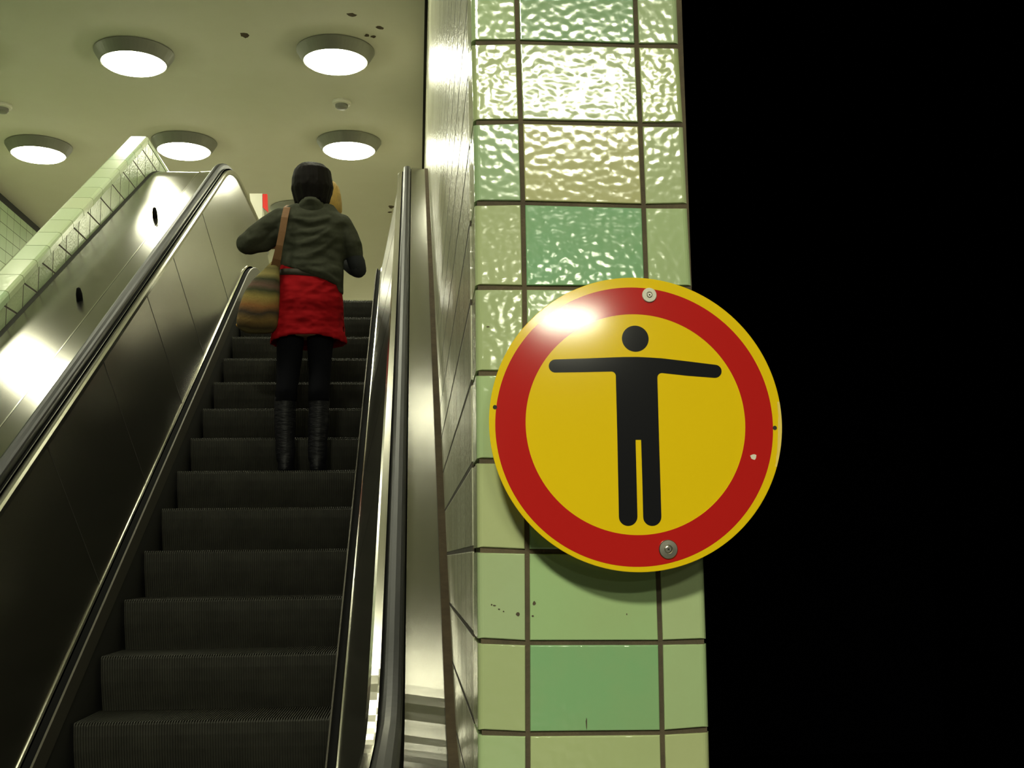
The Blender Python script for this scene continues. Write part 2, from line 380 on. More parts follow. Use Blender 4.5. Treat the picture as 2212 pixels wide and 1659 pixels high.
    for i, c_ in enumerate(cen):
        t = (cen[min(i+1, len(cen)-1)]-cen[max(i-1, 0)]).normalized(); nn = Vector((0, -t.z, t.y))
        rs.append([Vector((X(h), 0, 0))+c_+nn*(1.934-n) for h, n in sec])
    rings(bm, rs)
    link('handrail', bm, M_rubber, esc, smooth=False)
    # outer deck
    zd = Z_DECK if sgn < 0 else 3.18
    if sgn < 0:
        bm = bmesh.new()
        sweep(bm, [(X(0.722), 1.99, zd+0.01, zb(1.99)), (X(0.722), 2.03, zd-0.03, zb(2.03)), (-1.637, 2.03, zd-0.03, zb(2.03)), (-1.637, 2.0, zd, zb(2.0))], y1=11.1); link('outer_deck', bm, M_deck, esc)
        bm = bmesh.new()
        sweep(bm, [(-1.637, 2.004, zd-0.004, zb(2.004)), (-1.637, 2.03, zd-0.03, zb(2.03)), (-1.962, 2.03, zd-0.03, zb(2.03)), (-1.962, 2.003, zd-0.003, zb(2.003)), (-1.80, 2.003, zd-0.003, zb(2.003))], y1=9.9); link('outer_deck', bm, M_deck, esc)
        bm = bmesh.new()
        sweep(bm, [(-1.632, 1.9985, zd+0.0015, zb(1.9985)), (-1.632, 2.004, zd-0.004, zb(2.004)), (-1.638, 2.004, zd-0.004, zb(2.004)), (-1.638, 1.9985, zd+0.0015, zb(1.9985))], y1=10.5); link('trim_strip', bm, M_chrome, esc)
        for s in (5.55,):
            pass
        bm = bmesh.new()
        sweep(bm, [(-1.960, 2.00, zd, zb(2.0)), (-1.960, 2.03, zd-0.03, zb(2.03)), (-1.982, 2.03, zd-0.03, zb(2.03)), (-1.982, 2.00, zd, zb(2.0))], y1=10.2); link('edge_gap', bm, M_seam_shade, esc)
    else:
        bm = bmesh.new()
        sweep(bm, [(-0.028, 1.99, zd, zb(1.99)), (-0.028, 2.03, zd-0.04, zb(2.03)), (0.078, 2.03, zd-0.04, zb(2.03)), (0.078, 2.0, zd-0.01, zb(2.0))], y1=9.85); link('outer_deck', bm, M_deck, esc)
        bm = bmesh.new()
        sweep(bm, [(-0.036, 1.999, zd-0.01, zb(1.999)), (-0.036, 2.03, zd-0.04, zb(2.03)), (-0.028, 2.03, zd-0.04, zb(2.03)), (-0.028, 1.999, zd-0.01, zb(1.999))], y1=9.8); link('edge_gap', bm, M_seam_shade, esc)
        bm = bmesh.new()
        sweep(bm, [(0.078, 1.994, zd-0.005, zb(1.994)), (0.078, 2.05, zd-0.06, zb(2.05)), (0.104, 2.05, zd-0.06, zb(2.05)), (0.104, 1.994, zd-0.005, zb(1.994))], y1=9.85)
        o = link('edging_strip', bm, M_caulk, esc); o['label'] = 'stained brown edging strip against the wall'
# studs that stop people sliding down the broad deck
for px, py in ((335, 468), (172, 646)):
    d = ray(px, py); t = 2.0/-(-d.y*sin(A)+d.z*cos(A)); P = d*t
    bm = bmesh.new(); lathe(bm, [(0.017, -0.005), (0.016, 0.030), (0.010, 0.058), (0.004, 0.062)], 16)
    bmesh.ops.rotate(bm, cent=(0, 0, 0), matrix=Matrix.Rotation(A, 3, 'X'), verts=bm.verts); bmesh.ops.translate(bm, vec=P, verts=bm.verts)
    link('stud', bm, M_dark, esc, smooth=True)

# ------------------------------------------------------------------ tiled parapet on the left
AP = radians(32.4)
def pp(n, s): return (s*cos(AP)+n*sin(AP), s*sin(AP)-n*cos(AP))
par = thing('tiled_parapet', 'sloping pale green tiled parapet wall left of the escalator', 'parapet', (-2.05, 6, FLOOR))
d = ray(321, 296); tp = d*(-1.98/d.x)               # upper corner of the coping
ztop = tp.z; s_top = (ztop+2.056*cos(AP))/sin(AP); ytop = pp(2.056, s_top)[0]
bm = bmesh.new()
s0 = 2.0
poly = [pp(2.104, s0), (ytop+0.012, ztop-0.052), (ytop+3.2, ztop-0.052), (ytop+3.2, 1.0), (ytop, 0.5), (pp(2.1, s0)[0], FLOOR)]
rings(bm, [[(-1.984, y, z) for y, z in poly], [(-2.124, y, z) for y, z in poly]])
link('wall_body', bm, M_par, par)
# coping tiles: one strip of bullnosed pieces, joints as gaps
def tile_cols(bm):
    return bm.loops.layers.float_color.new('Col')
GREENS = [(0.46, 0.55, 0.33), (0.42, 0.53, 0.31), (0.50, 0.57, 0.35), (0.38, 0.52, 0.30), (0.48, 0.58, 0.36)]
bm = bmesh.new(); cl = tile_cols(bm)
def coping(bm, a, b, col):
    """bullnosed piece from a to b (points (y,z) on the top line), full width"""
    (ya, za), (yb_, zb_) = a, b; t = Vector((0, yb_-ya, zb_-za)).normalized(); nn = Vector((0, -t.z, t.y))
    sec = [(-1.98, -0.047), (-1.98, -0.018), (-1.985, -0.006), (-1.998, 0.0), (-2.106, 0.0), (-2.118, -0.006), (-2.124, -0.018), (-2.124, -0.047)]
    n0 = len(bm.faces)
    rings(bm, [[Vector((x, ya, za))+nn*h for x, h in sec], [Vector((x, yb_, zb_))+nn*h for x, h in sec]])
    bm.faces.ensure_lookup_table()
    for f in bm.faces[n0:]:
        for l in f.loops: l[cl] = (*col, 1)
L = s_top-s0; step_l = 0.243; n_ = int(L/step_l)
for i in range(n_+1):
    b_ = s_top-i*step_l; a_ = b_-step_l+0.006
    coping(bm, pp(2.056, a_), pp(2.056, b_), random.choice(GREENS))
for i in range(12):
    coping(bm, (ytop+0.006+i*0.243, ztop), (ytop+(i+1)*0.243, ztop), random.choice(GREENS))
link('coping', bm, M_cope, par)
bm = bmesh.new()
rings(bm, [[(-1.986, *pp(2.062, s0)), (-1.986, *pp(2.11, s0)), (-2.12, *pp(2.11, s0)), (-2.12, *pp(2.062, s0))], [(-1.986, *pp(2.062, s_top)), (-1.986, *pp(2.11, s_top)), (-2.12, *pp(2.11, s_top)), (-2.12, *pp(2.062, s_top))]])
link('mortar_bed', bm, M_grout, par)

# ------------------------------------------------------------------ tiled pillar (end of the wall between escalator and track)
YP = 2.04
pil = thing('tiled_pillar', 'pale green glazed tile pillar standing between escalator and dark tunnel', 'pillar', (0.30, YP+0.25, FLOOR))
rows_y = [-80, 91, 263, 438, 620.5, 805, 995, 1189, 1386, 1584, 1785, 1985, 2190, 2400, 2640]
def interp(t, y):
    for (a, va), (b, vb) in zip(t, t[1:]):
        if y <= b: return va+(vb-va)*(y-a)/(b-a)
    (a, va), (b, vb) = t[-2:]; return va+(vb-va)*(y-a)/(b-a)
xl = [(-80, 1017), (91, 1018.5), (263, 1022.7), (438, 1025.5), (620, 1027), (995, 1030), (1189, 1031), (1386, 1032), (1584, 1032.5), (2640, 1035)]
g1 = [(-80, 1114), (91, 1119), (263, 1125), (438, 1129.7), (620, 1133), (805, 1135), (995, 1137), (1189, 1139), (1386, 1140), (1584, 1140.5), (2640, 1143)]
g2 = [(-80, 1370), (97, 1376), (268, 1383.8), (444, 1391), (620, 1397), (995, 1412), (1250, 1423.4), (1388, 1427.2), (1584, 1431), (2640, 1457)]
xr = [(-80, 1462), (98, 1468.5), (268, 1478.8), (444, 1487.6), (620, 1496.5), (995, 1512), (1250, 1523), (1386, 1527), (1584, 1532), (2640, 1560)]
dl = {91: (91, 90, 97.5, 98.7), 263: (263.6, 262, 268, 268.4), 438: (438, 437.7, 444.7, 444), 620.5: (620, 621, 622, 622), 805: (805.5, 806, 808, 808), 995: (995, 997, 998, 997), 1189: (1188, 1191, 1193, 1192), 1386: (1384.7, 1388.6, 1388, 1385.6), 1584: (1582.6, 1585.6, 1582.6, 1576.5)}
def gp(col, row):
    y = rows_y[row]; ys = dl.get(y, (y, y, y, y)); t = (xl, g1, g2, xr)[col]
    return at(interp(t, y), ys[col], YP)
DG = {(1, 0): (0.24, 0.42, 0.22), (1, 3): (0.22, 0.45, 0.23), (1, 8): (0.25, 0.47, 0.22), (1, 2): (0.46, 0.48, 0.22), (0, 2): (0.34, 0.48, 0.26), (1, 7): (0.36, 0.53, 0.25), (1, 6): (0.27, 0.46, 0.22), (1, 4): (0.36, 0.52, 0.27)}
PG = [(0.43, 0.52, 0.27), (0.41, 0.52, 0.28), (0.45, 0.52, 0.27), (0.42, 0.50, 0.25)]
bm = bmesh.new(); cl = tile_cols(bm)
TD = 0.010
for r in range(len(rows_y)-1):
    for c_ in range(3):
        q = [gp(c_, r+1), gp(c_+1, r+1), gp(c_+1, r), gp(c_, r)]       # lower-left, lower-right, upper-right, upper-left
        g = 0.0040; lx = 0.0 if c_ == 0 else g; rx = 0.0 if c_ == 2 else g
        if c_ == 2: rx = -0.001
        off = [(lx, g), (-rx, g), (-rx, -g), (lx, -g)]
        front = [Vector((p.x+o[0], YP, p.z+o[1])) for p, o in zip(q, off)]
        col = DG.get((c_, r), random.choice(PG)); col = tuple(v*random.uniform(0.95, 1.05) for v in col)
        n0 = len(bm.faces)
        # rounded slab: rings from back to front, wide bullnose on the outer edges
        def inset(pts, l, rr, tb, y):
            a, b, c2, d2 = pts
            return [Vector((a.x+l, y, a.z+tb)), Vector((b.x-rr, y, b.z+tb)), Vector((c2.x-rr, y, c2.z-tb)), Vector((d2.x+l, y, d2.z-tb))]
        bl = 0.011 if c_ == 0 else 0.0022; br = 0.012 if c_ == 2 else 0.0022
        rg = [inset(front, 0, 0, 0, YP+max(0.14 if c_ != 1 else 0, TD+0.01))]
        for k in range(0, 6):
            a = pi/2*k/5
            f_ = 1-cos(a)
            # depth for each side separately: use side-dependent y through per-vertex offset
            l, rr, tb = bl*f_, br*f_, 0.0022*f_
            pts = inset(front, l, rr, tb, 0)
            yl = YP+bl*(1-sin(a)); yr = YP+br*(1-sin(a))
            for i, p in enumerate(pts): p.y = yl if i in (0, 3) else yr
            rg.append(pts)
        rings(bm, rg, caps=(False, True))
        bm.faces.ensure_lookup_table()
        for f in bm.faces[n0:]:
            for l in f.loops: l[cl] = (*col, 1)
o = link('tile_facing', bm, M_tile, pil)
XW = at(1025, 620, YP).x
xe = at(1500, 620, YP).x
bm = bmesh.new()
box(bm, XW+0.006, xe-0.004, YP+0.004, YP+0.42, FLOOR, 3.2); link('grout_core', bm, M_grout, pil)
# dirt marks on the tiles
for (px, py, w_, h_) in ((1068, 1308, 6, 3), (1078, 1316, 5, 3), (1088, 1321, 4, 3), (1119, 1327, 10, 8), (1154, 1303, 7, 9), (1151, 1331, 5, 4), (1267, 1563, 3, 24), (1062, 1306, 4, 4), (1354, 1327, 3, 4), (1054, 706, 8, 3)):
    p = at(px, py, YP-0.0006); bm = bmesh.new()
    sx, sz = w_/2600*2.05*0.5, h_/2600*2.05*0.5
    n = 9; vs = [bm.verts.new((p.x+sx*cos(2*pi*i/n)*random.uniform(.7, 1.2), YP-0.0006, p.z+sz*sin(2*pi*i/n)*random.uniform(.7, 1.2))) for i in range(n)]
    f = bm.faces.new(vs[::-1]); e = bmesh.ops.extrude_face_region(bm, geom=[f]); bmesh.ops.translate(bm, vec=(0, 0.002, 0), verts=[v for v in e['geom'] if isinstance(v, bmesh.types.BMVert)])
    o = link('dirt_mark', bm, M_grout, pil)

# ------------------------------------------------------------------ round sign
YS = 1.97
def sp(px, py): p = at(px, py, YS); return (p.x, p.z)
def zz(zx, zy): return sp(1020+zx*700/1708, 580+zy*680/1659)
L_, R_, T_, B_ = sp(1052.5, 918), sp(1693, 918), sp(1373, 603.5), sp(1373, 1232.5)
cx, cz = (L_[0]+R_[0])/2, (T_[1]+B_[1])/2; RX = ((R_[0]-L_[0])/2+(T_[1]-B_[1])/2)/2
sign = thing('warning_sign', 'round yellow sign with red ring and black figure with outstretched arms, on green tiles', 'sign', (cx, YS, cz-RX))
def disc(bm, r0, r1, y, n=160, c=(cx, cz), ry=1.0, mi=0):
    """flat ring (or full disc when r0 = 0) facing the viewer, on the plane y"""
    a = [bm.verts.new((c[0]+r1*cos(2*pi*i/n), y, c[1]+ry*r1*sin(2*pi*i/n))) for i in range(n)]
    if r0 == 0: f = bm.faces.new(a[::-1] if True else a); f.normal_update(); return
    b = [bm.verts.new((c[0]+r0*cos(2*pi*i/n), y, c[1]+ry*r0*sin(2*pi*i/n))) for i in range(n)]
    for i in range(n): bm.faces.new((a[i], b[i], b[(i+1) % n], a[(i+1) % n]))
def slab(bm, pts, y0, y1):
    """polygon (x,z) given thickness from y0 (front) to y1"""
    a = [bm.verts.new((x, y0, z)) for x, z in pts]; b = [bm.verts.new((x, y1, z)) for x, z in pts]
    bm.faces.new(a); bm.faces.new(b[::-1]); n = len(pts)
    for i in range(n): bm.faces.new((a[i], b[i], b[(i+1) % n], a[(i+1) % n]))
    bmesh.ops.recalc_face_normals(bm, faces=bm.faces)
def circ(c, r, n=120, r2=None): return [(c[0]+r*cos(2*pi*i/n), c[1]+(r2 or r)*sin(2*pi*i/n)) for i in range(n)]
bm = bmesh.new(); lathe(bm, [(RX-0.001, 0.0025), (RX, 0.0018), (RX, 0.0004), (RX-0.0006, 0.0)], 160, (cx, YS, cz), 'y'); bmesh.ops.recalc_face_normals(bm, faces=bm.faces)
o = link('sign_plate', bm, M_yel, sign); o['label'] = 'yellow round plate with yellow rim'
ro, ri = RX*0.9475, RX*0.7495
cr = zz(860, 824)
bm = bmesh.new(); n = 160
oc = [(cr[0]+ro*cos(2*pi*i/n), cr[1]+ro*sin(2*pi*i/n)) for i in range(n)]
ci = sp(1374.3, 914.2)
ic = [(ci[0]+ri*cos(2*pi*i/n), ci[1]+ri*sin(2*pi*i/n)) for i in range(n)]
rings(bm, [[(x, YS+0.0002, z) for x, z in oc], [(x, YS-0.0002, z) for x, z in oc], [(x, YS-0.0002, z) for x, z in ic], [(x, YS+0.0002, z) for x, z in ic]], caps=(False, False))
bmesh.ops.recalc_face_normals(bm, faces=bm.faces)
link('red_ring', bm, M_red, sign)
def arc(c, r, a0, a1, n=14): return [(c[0]+r*cos(radians(a0+(a1-a0)*i/n)), c[1]+r*sin(radians(a0+(a1-a0)*i/n))) for i in range(n+1)]
Pz = []
def arcz(c, r, a0, a1, n=14):   # arc in the zoomed picture's own units, angle 0 = right, 90 = down
    return [(c[0]+r*cos(radians(a0+(a1-a0)*i/n)), c[1]+r*sin(radians(a0+(a1-a0)*i/n))) for i in range(n+1)]
Pz += arcz((438, 514), 34.5, 92, 268)
Pz += [(600, 474), (740, 468.5), (800, 466.5), (870, 466), (940, 469.5), (1000, 473.5), (1140, 490)]
Pz += arcz((1280, 542), 34.5, -86, 94)
Pz += [(1140, 566)] + arcz((1000, 575), 24, -88, -178, 6)
Pz += [(985, 900), (997, 1300)] + arcz((949, 1309), 48, 0, 180)
Pz += [(896, 1100), (890, 903), (861, 903), (866, 1100), (871, 1300)] + arcz((822, 1308), 49, 0, 180)
Pz += [(765, 900), (757, 575)] + arcz((733, 567), 24, 0, -90, 6)
Pz += [(600, 546)]
bm = bmesh.new(); slab(bm, [zz(*p) for p in Pz], YS-0.0003, YS+0.0002); link('figure_body', bm, M_blk, sign)
bm = bmesh.new(); hc = zz(859.5, 370); hr = 71.5*700/1708/2600*2.02; slab(bm, circ(hc, hr, 64, hr*0.98), YS-0.0003, YS+0.0002); link('figure_head', bm, M_blk, sign)
for (zx, zy, rz, pre) in ((933, 141, 39.5, 'upper'), (1033, 1480, 50, 'lower')):
    c_ = zz(zx, zy); r = rz*0.41/2600*2.0
    bm = bmesh.new(); lathe(bm, [(r*0.98, -0.0002), (r, -0.0018), (r*0.93, -0.0030), (r*0.46, -0.0032), (r*0.40, -0.0018), (r*0.1, -0.0018)][::-1], 40, (c_[0], YS, c_[1]), 'y')
    bmesh.ops.recalc_face_normals(bm, faces=bm.faces)
    wo = link('washer', bm, M_white if pre == 'upper' else M_washer, sign, smooth=False); wo['label'] = pre + (' pale washer' if pre == 'upper' else ' steel washer')
    bm = bmesh.new(); lathe(bm, [(0.0005, -0.0036), (r*0.28, -0.0036), (r*0.36, -0.0030), (r*0.38, 0.004)], 28, (c_[0], YS, c_[1]), 'y'); bmesh.ops.recalc_face_normals(bm, faces=bm.faces)
    link('screw', bm, M_washer, wo)
    bm = bmesh.new(); rr = r*0.17
    slab(bm, [(c_[0]+rr*1.1*cos(radians(45+a)), c_[1]+rr*1.1*sin(radians(45+a))) if k % 2 == 0 else (c_[0]+rr*0.5*cos(radians(45+a)), c_[1]+rr*0.5*sin(radians(45+a))) for k, a in enumerate(range(0, 360, 45))], YS-0.0040, YS-0.0034)
    link('screw_slot', bm, M_seam_shade, wo)
    # spacer tube behind the plate
    bm = bmesh.new(); lathe(bm, [(0.008, 0.002), (0.008, YP-YS+0.002)], 20, (c_[0], YS, c_[1]), 'y'); bmesh.ops.recalc_face_normals(bm, faces=bm.faces); link('spacer', bm, M_alu, sign)
for zx, zy in ((120, 731), (1595, 840)):
    bm = bmesh.new(); slab(bm, circ(zz(zx, zy), 0.0036, 24), YS-0.0004, YS+0.0002); link('bolt_hole', bm, M_seam_shade, sign)
bm = bmesh.new(); cc = zz(1482, 991); slab(bm, [(cc[0]+0.0062*random.uniform(.6, 1.1)*cos(2*pi*i/11), cc[1]+0.006*random.uniform(.6, 1.1)*sin(2*pi*i/11)) for i in range(11)], YS-0.0004, YS+0.0002); link('paint_chip', bm, M_chip, sign)
bm = bmesh.new(); pts = []
for i in range(15):
    a = radians(8-26*i/14); pts.append((cx+RX*0.999*cos(a), cz+RX*0.999*sin(a)))
for i in range(15):
    a = radians(-18+26*i/14); k = 0.985-0.012*sin(pi*i/14)+random.uniform(-.003, .003); pts.append((cx+RX*k*cos(a), cz+RX*k*sin(a)))
slab(bm, pts, YS-0.0003, YS+0.0002); link('scuffed_edge', bm, M_scuff, sign)

# ------------------------------------------------------------------ room
def sbox(name, m, *a):
    bm = bmesh.new(); box(bm, *a); return struct(link(name, bm, m))
sbox('wall_right', M_side, XW, xe-0.01, YP+0.15, 27, FLOOR, HC)
sbox('wall_left', M_left, -4.96, -4.76, 3.0, 27, FLOOR, HC-0.14)
sbox('trim_1', M_seam_shade, -4.96, -4.82, 3.0, 27, HC-0.14, HC)  # dark strip painted as the shadow band under the ceiling
sbox('wall_back', M_left, -4.96, 0.5, 27, 27.2, FLOOR, HC)
bm = bmesh.new(); box(bm, -5.74, XW-0.024, 1.9, 27.2, HC, HC+0.2); box(bm, -5.74, 4.5, -14, 1.9, HC, HC+0.2)
struct(link('ceiling', bm, M_ceil))
sbox('trim_2', M_seam_shade, XW-0.024, XW+0.3, YP+0.1, 27, HC+0.02, HC+0.2)  # shade of the ceiling joint, put into a dark strip
sbox('floor', M_floor, -5.74, 1.2, -14, 3.2, FLOOR-0.2, FLOOR)
bm = bmesh.new(); box(bm, -4.76, XW, 10.9, 27, 1.72, Z_STEP-0.006)
struct(link('floor_upper_landing', bm, M_floor_up))
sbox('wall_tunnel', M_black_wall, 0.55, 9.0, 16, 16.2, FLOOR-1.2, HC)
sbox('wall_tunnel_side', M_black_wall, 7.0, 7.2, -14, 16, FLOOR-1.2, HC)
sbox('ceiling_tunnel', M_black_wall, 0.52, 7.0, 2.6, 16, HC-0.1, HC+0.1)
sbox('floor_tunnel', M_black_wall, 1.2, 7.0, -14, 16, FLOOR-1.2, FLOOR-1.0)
sbox('wall_front', M_floor, -5.74, 1.2, -14.2, -14, FLOOR, HC)
# specks of dirt on the ceiling
for i, (px, py, r) in enumerate(((760, 32, .035), (792, 77, .025), (806, 79, .02), (820, 60, .03), (527, 76, .04), (845, 447, .05), (843, 458, .03))):
    d = ray(px, py); p = d*(HC/d.z); bm = bmesh.new()
    vs = [(p.x+r*cos(2*pi*k/9)*random.uniform(.5, 1.3), p.y+r*1.3*sin(2*pi*k/9)*random.uniform(.5, 1.3), HC-0.002) for k in range(9)]
    rings(bm, [vs, [(x, y, HC+0.001) for x, y, z in vs]])
    o = struct(link('trim_%d' % (i+3), bm, M_caulk))

# ------------------------------------------------------------------ lamps
def lamp(x, y, z, label, group, lensm=M_lens, r=0.331, rimk=1.0):
    t = thing('ceiling_lamp', label, 'lamp', (x, y, z), group)
    bm = bmesh.new(); lathe(bm, [(r*0.82, 0.0), (r, -0.004), (r, -0.012), (r*0.985, -0.022), (r*0.84, -0.098), (r*0.815, -0.105), (r*0.78, -0.100), (r*0.77, -0.05)], 56, (x, y, z))
    bmesh.ops.recalc_face_normals(bm, faces=bm.faces); link('housing', bm, M_rim, t, smooth=False)
    bm = bmesh.new(); lathe(bm, [(r*0.775, -0.08), (r*0.785, -0.106), (r*0.72, -0.122), (r*0.55, -0.136), (r*0.28, -0.145), (r*0.02, -0.148)], 56, (x, y, z))
    bmesh.ops.recalc_face_normals(bm, faces=bm.faces); link('lens', bm, lensm, t, smooth=True)
    return t
G = 'round lamps on the hall ceiling'
for px, py, lb in ((290, 113, 'upper left round ceiling lamp, lit, the largest in view on the left'), (725, 109, 'upper right round ceiling lamp, lit, above the smoke detector'),
                   (84, 314, 'round lit ceiling lamp at the far left, left of the tiled parapet tip'), (398, 306, 'round lit ceiling lamp just right of the tiled parapet tip'),
                   (754, 305, "round lit ceiling lamp above the dark-haired person's head")):
    d = ray(px, py); p = d*(HC/d.z); lamp(p.x, p.y, HC, lb, G)
d = ray(648, 450); p = d*(HC/d.z); lamp(p.x, p.y, HC, 'unlit grey round ceiling lamp behind the left shoulder of the dark-haired person', G, M_lens_off, r=0.36)
# the same lamps nearer to the viewer, above the frame of the photograph
for y in (7.65, 5.4):
    for x in ((-2.95, -0.675) if y > 7 else (-3.88, -2.37, -0.675)):
        lamp(x, y+(0.35 if x == -2.95 else 0), HC, 'round lit ceiling lamp nearer than the ones in view, over the escalator', 'nearer ceiling lamps above the view', r=0.24 if x == -2.95 else 0.331)
for x, y in ((-3.88, 9.9), (-2.37, 14.2), (-3.88, 16.6), (-2.37, 16.6), (-3.88, 19.0), (-2.37, 19.0), (-3.88, 22.0), (-2.37, 22.0), (-0.675, 20.5), (-0.675, 23.5)):  # unseen lamps added to brighten the far ceiling
    lamp(x, y, HC, 'round fill lamp added out of sight behind the left balustrade and parapet, over the upper landing', 'added fill lamps over the upper landing')
# platform lamps behind the viewer
for (x, y, z, lb) in ((-0.69, -1.65, 2.86, 'round platform lamp overhead behind the viewer'), (0.95, -6.3, HC, 'round hall lamp far behind the viewer, the left one of a pair'), (1.85, -6.3, HC, 'round hall lamp far behind the viewer, the right one of a pair'), (1.86, -10.4, 3.0, 'broad platform lamp farthest behind the viewer')):
    lamp(x, y, z, lb, 'lamps behind the viewer', M_lens_p if y == -1.65 else M_lens_h, r={-1.65: 0.40, -6.3: 0.52, -10.4: 0.50}[y])
# smoke detectors
for px, py, lb in ((738, 219, 'small white smoke detector between two lit ceiling lamps'), (5, 227, 'small white smoke detector cut by the left edge of the picture')):
    d = ray(px, py); p = d*(HC/d.z)
    t = thing('smoke_detector', lb, 'smoke detector', (p.x, p.y, HC), 'smoke detectors')
    bm = bmesh.new(); lathe(bm, [(0.088, 0), (0.090, -0.018), (0.084, -0.030), (0.06, -0.035)], 32, (p.x, p.y, HC)); bmesh.ops.recalc_face_normals(bm, faces=bm.faces); link('base', bm, M_white, t)
    bm = bmesh.new(); lathe(bm, [(0.060, -0.030), (0.058, -0.06), (0.045, -0.073), (0.01, -0.077)], 32, (p.x, p.y, HC)); bmesh.ops.recalc_face_normals(bm, faces=bm.faces); link('sensor_head', bm, M_rim, t)

# ------------------------------------------------------------------ red and white board on the landing above
YB = 12.4
def q(px, py, dy=0): p = at(px, py, YB+dy); return p
brd = thing('notice_board', 'small white panel with a red side on a thin post, beyond the left handrail', 'sign', (q(568, 480).x, YB, Z_STEP))
def pxslab(pts, dy, th, m, name, par_):
    bm = bmesh.new(); P_ = [(q(*p_, dy).x, q(*p_, dy).z) for p_ in pts]; slab(bm, P_, YB+dy, YB+dy+th); return link(name, bm, m, par_)
pxslab([(539, 418), (566.5, 418), (567, 455), (564, 482), (550, 484), (545, 470)], 0, 0.05, M_white, 'white_panel', brd)
M_redp = mat('red_panel_paint', (0.62, 0.02, 0.015), 0.5)
pxslab([(567.3, 419), (577, 419), (577.5, 440), (578.5, 457), (567.5, 448)], 0.0, 0.05, M_redp, 'red_panel', brd)
p0 = q(567.5, 448); bm = bmesh.new(); box(bm, p0.x-0.012, p0.x+0.012, YB+0.012, YB+0.036, Z_STEP, p0.z); link('post', bm, M_white, brd)

# ------------------------------------------------------------------ the person on the escalator
YW = FEET[0]+0.16
def W(px, py, dy=0.0): return at(px, py, YW+dy)
MPX = YW/2600.0                  # metres per pixel at her distance (about)
foot = W(660, 1014)
wom = thing('person', 'person seen from behind in grey jacket, red skirt and black boots, riding up the escalator', 'person', (foot.x, YW, FEET[1]))
def sec(py, xl_, xr_, ry, dy=0.0, tilt=0.0):
    p = W((xl_+xr_)/2, py, dy); return (p.x, YW+dy, p.z, (xr_-xl_)/2*MPX, ry, tilt)
# body: one continuous skin surface (head, neck, trunk, legs, arms, hands with fingers)
bm = bmesh.new()
oval(bm, [sec(364, 660, 690, .03, .03), sec(372, 650, 703, .07, .03), sec(392, 643, 711, .095, .02), (W(677, 412, .03).x, YW+.03, W(677, 412, .03).z, .078, .095), (W(677, 428).x, YW+.045, W(677, 428).z, .062, .075), (W(677, 438).x, YW+.055, W(677, 438).z, .035, .05)])
tube(bm, [W(677, 425), W(672, 465)], [.055, .06])
oval(bm, [sec(452, 640, 705, .06), sec(470, 605, 738, .075), sec(520, 612, 738, .09), sec(580, 615, 730, .085), sec(640, 605, 738, .10), sec(690, 600, 738, .10), sec(730, 605, 735, .08)])
HIP_L, HIP_R = W(626, 690), W(692, 690)
tube(bm, [HIP_L, W(624, 770), W(620, 838, .0), W(617, 905, -.01), W(616, 975, .0), W(616, 1004, .0)], [.068, .054, .040, .036, .026, .028])
tube(bm, [HIP_R, W(690, 770), W(689, 838), W(688, 905, -.01), W(686, 975), W(685, 1004)], [.068, .054, .040, .036, .026, .028])
def arm_pts(side):
    if side < 0: return [W(600, 476), W(535, 524, .02), W(566, 525, .24)]
    return [W(744, 488), W(776, 578, .02), W(728, 556, .20)]
for side in (-1, 1):
    a = arm_pts(side); tube(bm, a, [.048, .040, .026])
    h = a[-1]; d_ = (a[-1]-a[-2]).normalized()
    tube(bm, [h, h+d_*0.075], [.028, .036], flat=1)
    perp = Vector((1, 0, 0)); perp = (perp-d_*perp.dot(d_)).normalized(); dn = d_.cross(perp)
    if dn.z > 0: dn = -dn
    for k, (o_, l_) in enumerate(((-.030, .058), (-.010, .070), (.010, .074), (.030, .064))):
        b0 = h+d_*0.095+perp*o_
        tube(bm, [b0, b0+d_*l_*.5+dn*.008, b0+d_*l_*.8+dn*.03], [.0095, .009, .008], n=8)
    b0 = h+d_*0.03-perp*side*.034
    tube(bm, [b0, b0-perp*side*.02+d_*.03, b0-perp*side*.022+d_*.06+dn*.015], [.012, .011, .009], n=8)
body = link('body', bm, M_skin, wom); remesh(body, 0.007, 3)
# face
fc = W(677, 405, .03)
bm = bmesh.new(); ball(bm, fc+Vector((0, .10, -.005)), .014, (0.8, 1.1, 1.6)); ball(bm, fc+Vector((0, .094, -.05)), .02, (1.2, .5, .35)); link('nose_and_mouth', bm, M_skin, body, True)
for ex in (-.03, .03):
    bm = bmesh.new(); ball(bm, fc+Vector((ex, .085, .01)), .011); link('eye', bm, M_eye, body, True)
# hair: chin-length black bob
bm = bmesh.new()
hs = [(353.5, 657, 692, .03), (357, 648, 702, .062), (364, 640, 709, .088), (376, 633, 715, .105), (390, 629.5, 719, .112), (404, 629, 720.5, .112), (416, 630, 719, .104), (428, 633, 714, .092), (437, 636, 708, .080), (443, 639, 702, .06)]
oval(bm, [sec(y_, a_, b_, ry_, 0.0, -0.04) for y_, a_, b_, ry_ in hs], 40)
for k in range(60):            # locks that break the outline
    a = 2*pi*k/60+random.uniform(-.05, .05)
    if sin(a) > 0.55: continue
    c0 = W(674.5, 372); c1 = W(674.5, 436); rr = random.uniform(.95, 1.03)
    p0_ = Vector((c0.x+.088*rr*cos(a), c0.y+.092*rr*sin(a), c0.z)); p1_ = Vector((c1.x+.087*rr*cos(a), c1.y+.088*rr*sin(a), c1.z-random.uniform(0, .035)))
    pm = (p0_+p1_)/2+Vector((cos(a)*.016, sin(a)*.014, 0))
    tube(bm, [p0_, pm, p1_], [.014, .013, .005], n=6)
hair = link('hair', bm, M_hair, wom); remesh(hair, 0.006, 2)
